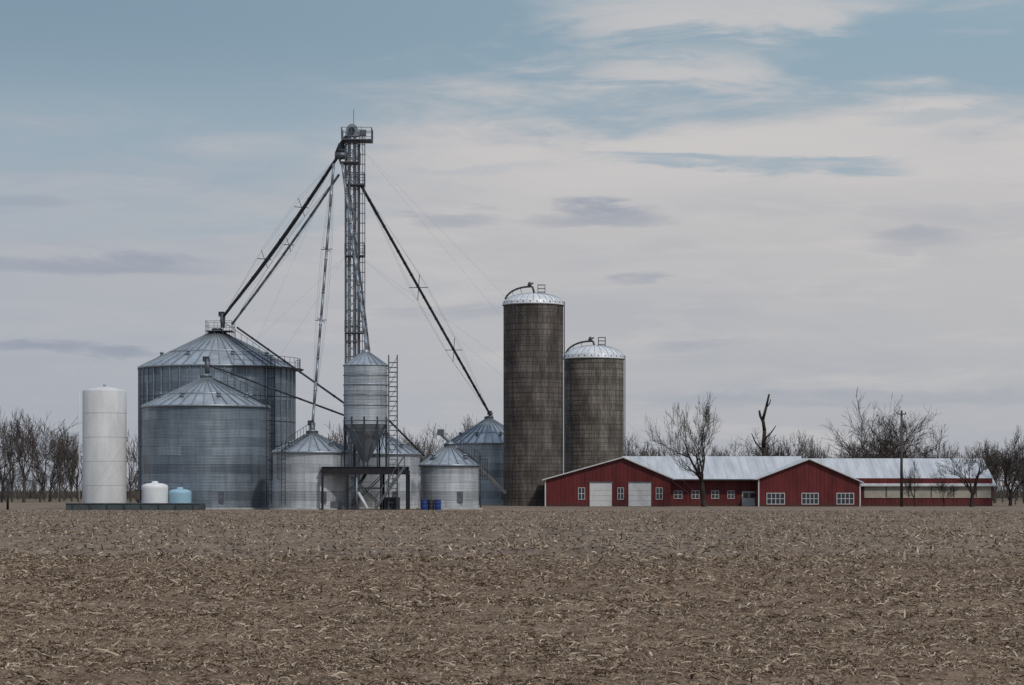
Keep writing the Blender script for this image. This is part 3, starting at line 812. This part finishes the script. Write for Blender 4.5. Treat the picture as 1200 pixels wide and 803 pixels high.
bt(1232,396,104,250,43,levels=6,tr=.35,minr=.018)
bt(548,484,50,305,47,levels=6,tr=.25,minr=.018,dens=.5)
bt(908,500,64,300,53,levels=5,tr=.2,minr=.024)
Ys=296; e=empty('dead_tree',X(895,Ys),Ys); m=MB()
def P(px,py,dy=0): return V(px,py,Ys)+Vector((0,dy,0))
def limb(pts,r0,r1):
    n=len(pts)-1
    for i in range(n): m.tube(pts[i],pts[i+1],r0+(r1-r0)*i/n,'bark',r2=r0+(r1-r0)*(i+1)/n,n=7)
b0=Vector((X(896,Ys),Ys,-.1))
limb([b0,P(896,550),P(895,525,.2),P(896,505,.1),P(894,492),P(898,476,-.2),P(901,462,-.3)],.36,.12)
limb([P(895,496),P(891,487,.2),P(890,481,.3)],.2,.12)
limb([P(896,515),P(904,507,.3),P(910,499,.8)],.13,.05)
limb([P(895,530),P(885,519,-.5),P(880,508,-.8)],.13,.05)
limb([P(898,478),P(902,473),P(903,468)],.09,.05)
m.make('trunk_and_stubs',e)
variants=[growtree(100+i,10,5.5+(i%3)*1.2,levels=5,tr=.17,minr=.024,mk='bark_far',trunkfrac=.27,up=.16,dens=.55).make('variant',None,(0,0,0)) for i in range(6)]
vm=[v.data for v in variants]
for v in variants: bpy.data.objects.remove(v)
def mass(name,items,Y0):
    e=empty(name,X(items[0][0],Y0),Y0); rnd=random.Random(len(items)*3+int(Y0))
    for i,(px,pt,Y) in enumerate(items):
        me=rnd.choice(vm); o=bpy.data.objects.new('tree_%d'%(i+1),me); scene.collection.objects.link(o)
        s=Z(pt,Y)/10; o.parent=e; o.location=(X(px,Y)-e.location.x,Y-Y0,0); o.rotation_euler=(0,0,rnd.uniform(0,6.28))
        w=s*rnd.uniform(.8,1.15); o.scale=(w,w,s)
rnd=random.Random(3)
L=[(-40,485,340),(-18,500,345),(2,476,335),(14,492,350),(28,478,330),(47,482,338),(58,500,352),(70,494,345),(84,512,360),(92,505,350),(153,500,340),(160,515,352),(6,524,380),(52,522,385),(75,528,380)]
for px in range(-50,170,9): L.append((px+rnd.uniform(-3,3),rnd.uniform(538,558),rnd.uniform(400,450)))
mass('treeline',L,350)
L=[]
for px in range(330,620,15): L.append((px+rnd.uniform(-5,5),rnd.uniform(500,535),rnd.uniform(360,430)))
L+=[(384,492,350),(500,492,350),(480,500,350)]
mass('treeline',L,390)
L=[]
for px in range(730,1260,8): L.append((px+rnd.uniform(-4,4),rnd.uniform(512,538),rnd.uniform(320,420)))
L+=[(750,506,340),(925,503,330),(960,510,330),(915,510,320),(1000,506,320),(1165,513,310),(1200,498,310),(1215,518,300),(1190,538,280),(1022,484,300),(1058,478,305)]
mass('treeline',L,360)
def brush():
    m=MB(); r=random.Random(5)
    for i in range(5200):
        Y=r.uniform(470,560); x=r.uniform(-190,190); h=r.uniform(1.5,5.0)*(.6+.5*math.sin(x*.07)**2)
        p=Vector((x,Y,0))
        for k in range(2):
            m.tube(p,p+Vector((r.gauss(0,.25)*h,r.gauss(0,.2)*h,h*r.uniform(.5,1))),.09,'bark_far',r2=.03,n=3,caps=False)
    m.make('distant_brush',None)
brush()

# ---------------------------------------------------------------- light / sky
sun_az=math.radians(144); sun_el=math.radians(48)
sd=Vector((math.sin(sun_az)*math.cos(sun_el),math.cos(sun_az)*math.cos(sun_el),math.sin(sun_el)))
ld=bpy.data.lights.new('sun','SUN'); ld.energy=2.0; ld.angle=math.radians(4); ld.color=(1,.95,.88)
lo=bpy.data.objects.new('sun',ld); scene.collection.objects.link(lo); lo.rotation_euler=sd.to_track_quat('Z','Y').to_euler(); lo.location=(60,-40,80)
w=bpy.data.worlds.new("World"); scene.world=w; w.use_nodes=True
t=NT(w.node_tree); bg=w.node_tree.nodes['Background']
sky=t.new('ShaderNodeTexSky',sky_type='NISHITA'); sky.sun_disc=False; sky.sun_elevation=sun_el; sky.sun_rotation=sun_az
g=t.new('ShaderNodeTexCoord').outputs['Generated']
sep=t.new('ShaderNodeSeparateXYZ'); t.put(sep.inputs[0],g); u,yv,v=sep.outputs
big=t.noise(t.scl(g,(5,5,24)),1.0,7,.6,.4)
fine=t.noise(t.scl(g,(11,11,66),(3,1,2)),1.0,8,.62,.5)
soft=t.noise(t.scl(g,(7,7,48),(8,4,1)),1.0,6,.58,.3)
cn=t.m('SUBTRACT',t.m('ADD',t.m('MULTIPLY',big,.6),t.m('MULTIPLY',fine,.4)),.5)
edge0=t.m('ADD',.128,t.ss(u,-.09,.0,0,.03))
edge=t.m('ADD',t.m('SUBTRACT',v,edge0),t.m('MULTIPLY',cn,-.20))
wid=t.ss(u,-.10,.02,.036,.019)
cover=t.ss(edge,t.m('MULTIPLY',wid,-1),wid,1,0)
wu=t.m('MULTIPLY',t.m('SUBTRACT',soft,.5),.08); wv=t.m('MULTIPLY',t.m('SUBTRACT',fine,.5),.04)
def ell(px,py,rx,ry,lo_=.0,warp=1.0):
    cu=(px-600)/F; cv=(HY-py)/F
    a=t.m('DIVIDE',t.m('SUBTRACT',t.m('ADD',u,wu),cu),rx/F); b=t.m('DIVIDE',t.m('SUBTRACT',t.m('ADD',v,t.m('MULTIPLY',wv,warp)),cv),ry/F)
    d=t.m('ADD',t.m('MULTIPLY',a,a),t.m('MULTIPLY',b,b))
    return t.ss(d,lo_,1.5,1,0)
def addm(lst):
    r=lst[0]
    for x in lst[1:]: r=t.m('MAXIMUM',r,x)
    return r
wisp=addm([ell(830,25,200,42),ell(810,88,130,26),t.m('MULTIPLY',ell(1140,40,120,26),.6),t.m('MULTIPLY',ell(690,150,240,22),.8),ell(960,150,150,24)])
wisp=t.m('MULTIPLY',wisp,t.ss(t.m('ADD',fine,t.m('MULTIPLY',cn,.6)),.36,.62,.15,.85))
holes=addm([ell(800,187,115,14),ell(950,196,100,16),t.m('MULTIPLY',ell(560,205,90,10),.4),t.m('MULTIPLY',ell(1130,140,120,14),.5)])
holes=t.m('MULTIPLY',holes,t.ss(fine,.35,.58,.3,.85))
cover=t.m('MAXIMUM',cover,wisp)
cover=t.m('MULTIPLY',cover,t.m('SUBTRACT',1,holes))
blue=t.mix(t.ss(u,-.22,.2),lin(128,151,168),lin(143,167,182))
blue=t.mix(t.ss(v,.14,.2),lin(152,170,183),blue)
cl=t.mix(t.ss(v,.0,.12),lin(174,177,184),lin(191,189,190))
cl=t.mix(t.m('MULTIPLY',t.ss(soft,.42,.68),.5),cl,lin(168,172,181))
cl=t.mix(t.m('MULTIPLY',t.ss(fine,.48,.68),.4),cl,lin(204,200,198))
band=t.m('MULTIPLY',t.ss(v,.105,.14),t.ss(u,-.08,.03))
cl=t.mix(t.m('MULTIPLY',band,t.ss(big,.35,.6,.15,.6)),cl,lin(206,202,200))
cl=t.mix(t.ss(u,-.22,0.02,.55,0),cl,lin(161,168,181))
streak=addm([ell(120,316,165,16,0,.6),ell(45,411,75,10,0,.6),ell(690,259,85,12,0,.6),ell(525,257,60,9,0,.6),ell(45,240,60,9,0,.6),t.m('MULTIPLY',ell(742,327,38,7,0,.6),.8),ell(140,418,50,8,0,.6),t.m('MULTIPLY',ell(1050,286,80,9,0,.6),.6),t.m('MULTIPLY',ell(820,402,60,8,0,.6),.7),t.m('MULTIPLY',ell(1000,470,220,14,0,.6),.5),t.m('MULTIPLY',ell(540,365,130,11,0,.6),.5)])
cl=t.mix(t.m('MULTIPLY',streak,t.ss(fine,.35,.6,.75,.4)),cl,lin(140,149,166))
col=t.mix(cover,blue,cl)
hi=t.mix(t.ss(t.noise(t.scl(g,(2.5,2.5,4)),1.0,5,.6),.42,.62),lin(110,145,185),lin(205,207,211))
col=t.mix(t.ss(v,.24,.5),col,hi)
scn=t.new('ShaderNodeVectorMath',operation='SCALE'); t.put(scn.inputs[0],col); scn.inputs['Scale'].default_value=10.0
mx=t.mix(.03,scn.outputs[0],sky.outputs[0])
t.put(bg.inputs[0],mx); bg.inputs[1].default_value=.1

cam=bpy.data.cameras.new('camera'); co_=bpy.data.objects.new('camera',cam); scene.collection.objects.link(co_)
co_.location=(0,0,H); co_.rotation_euler=(math.radians(90),0,0); cam.lens=36*F/1200; cam.sensor_width=36
cam.shift_y=(HY-401.5)/1200; cam.clip_start=.5; cam.clip_end=12000
scene.camera=co_
scene.view_settings.view_transform='Standard'; scene.view_settings.look='None'; scene.view_settings.exposure=0
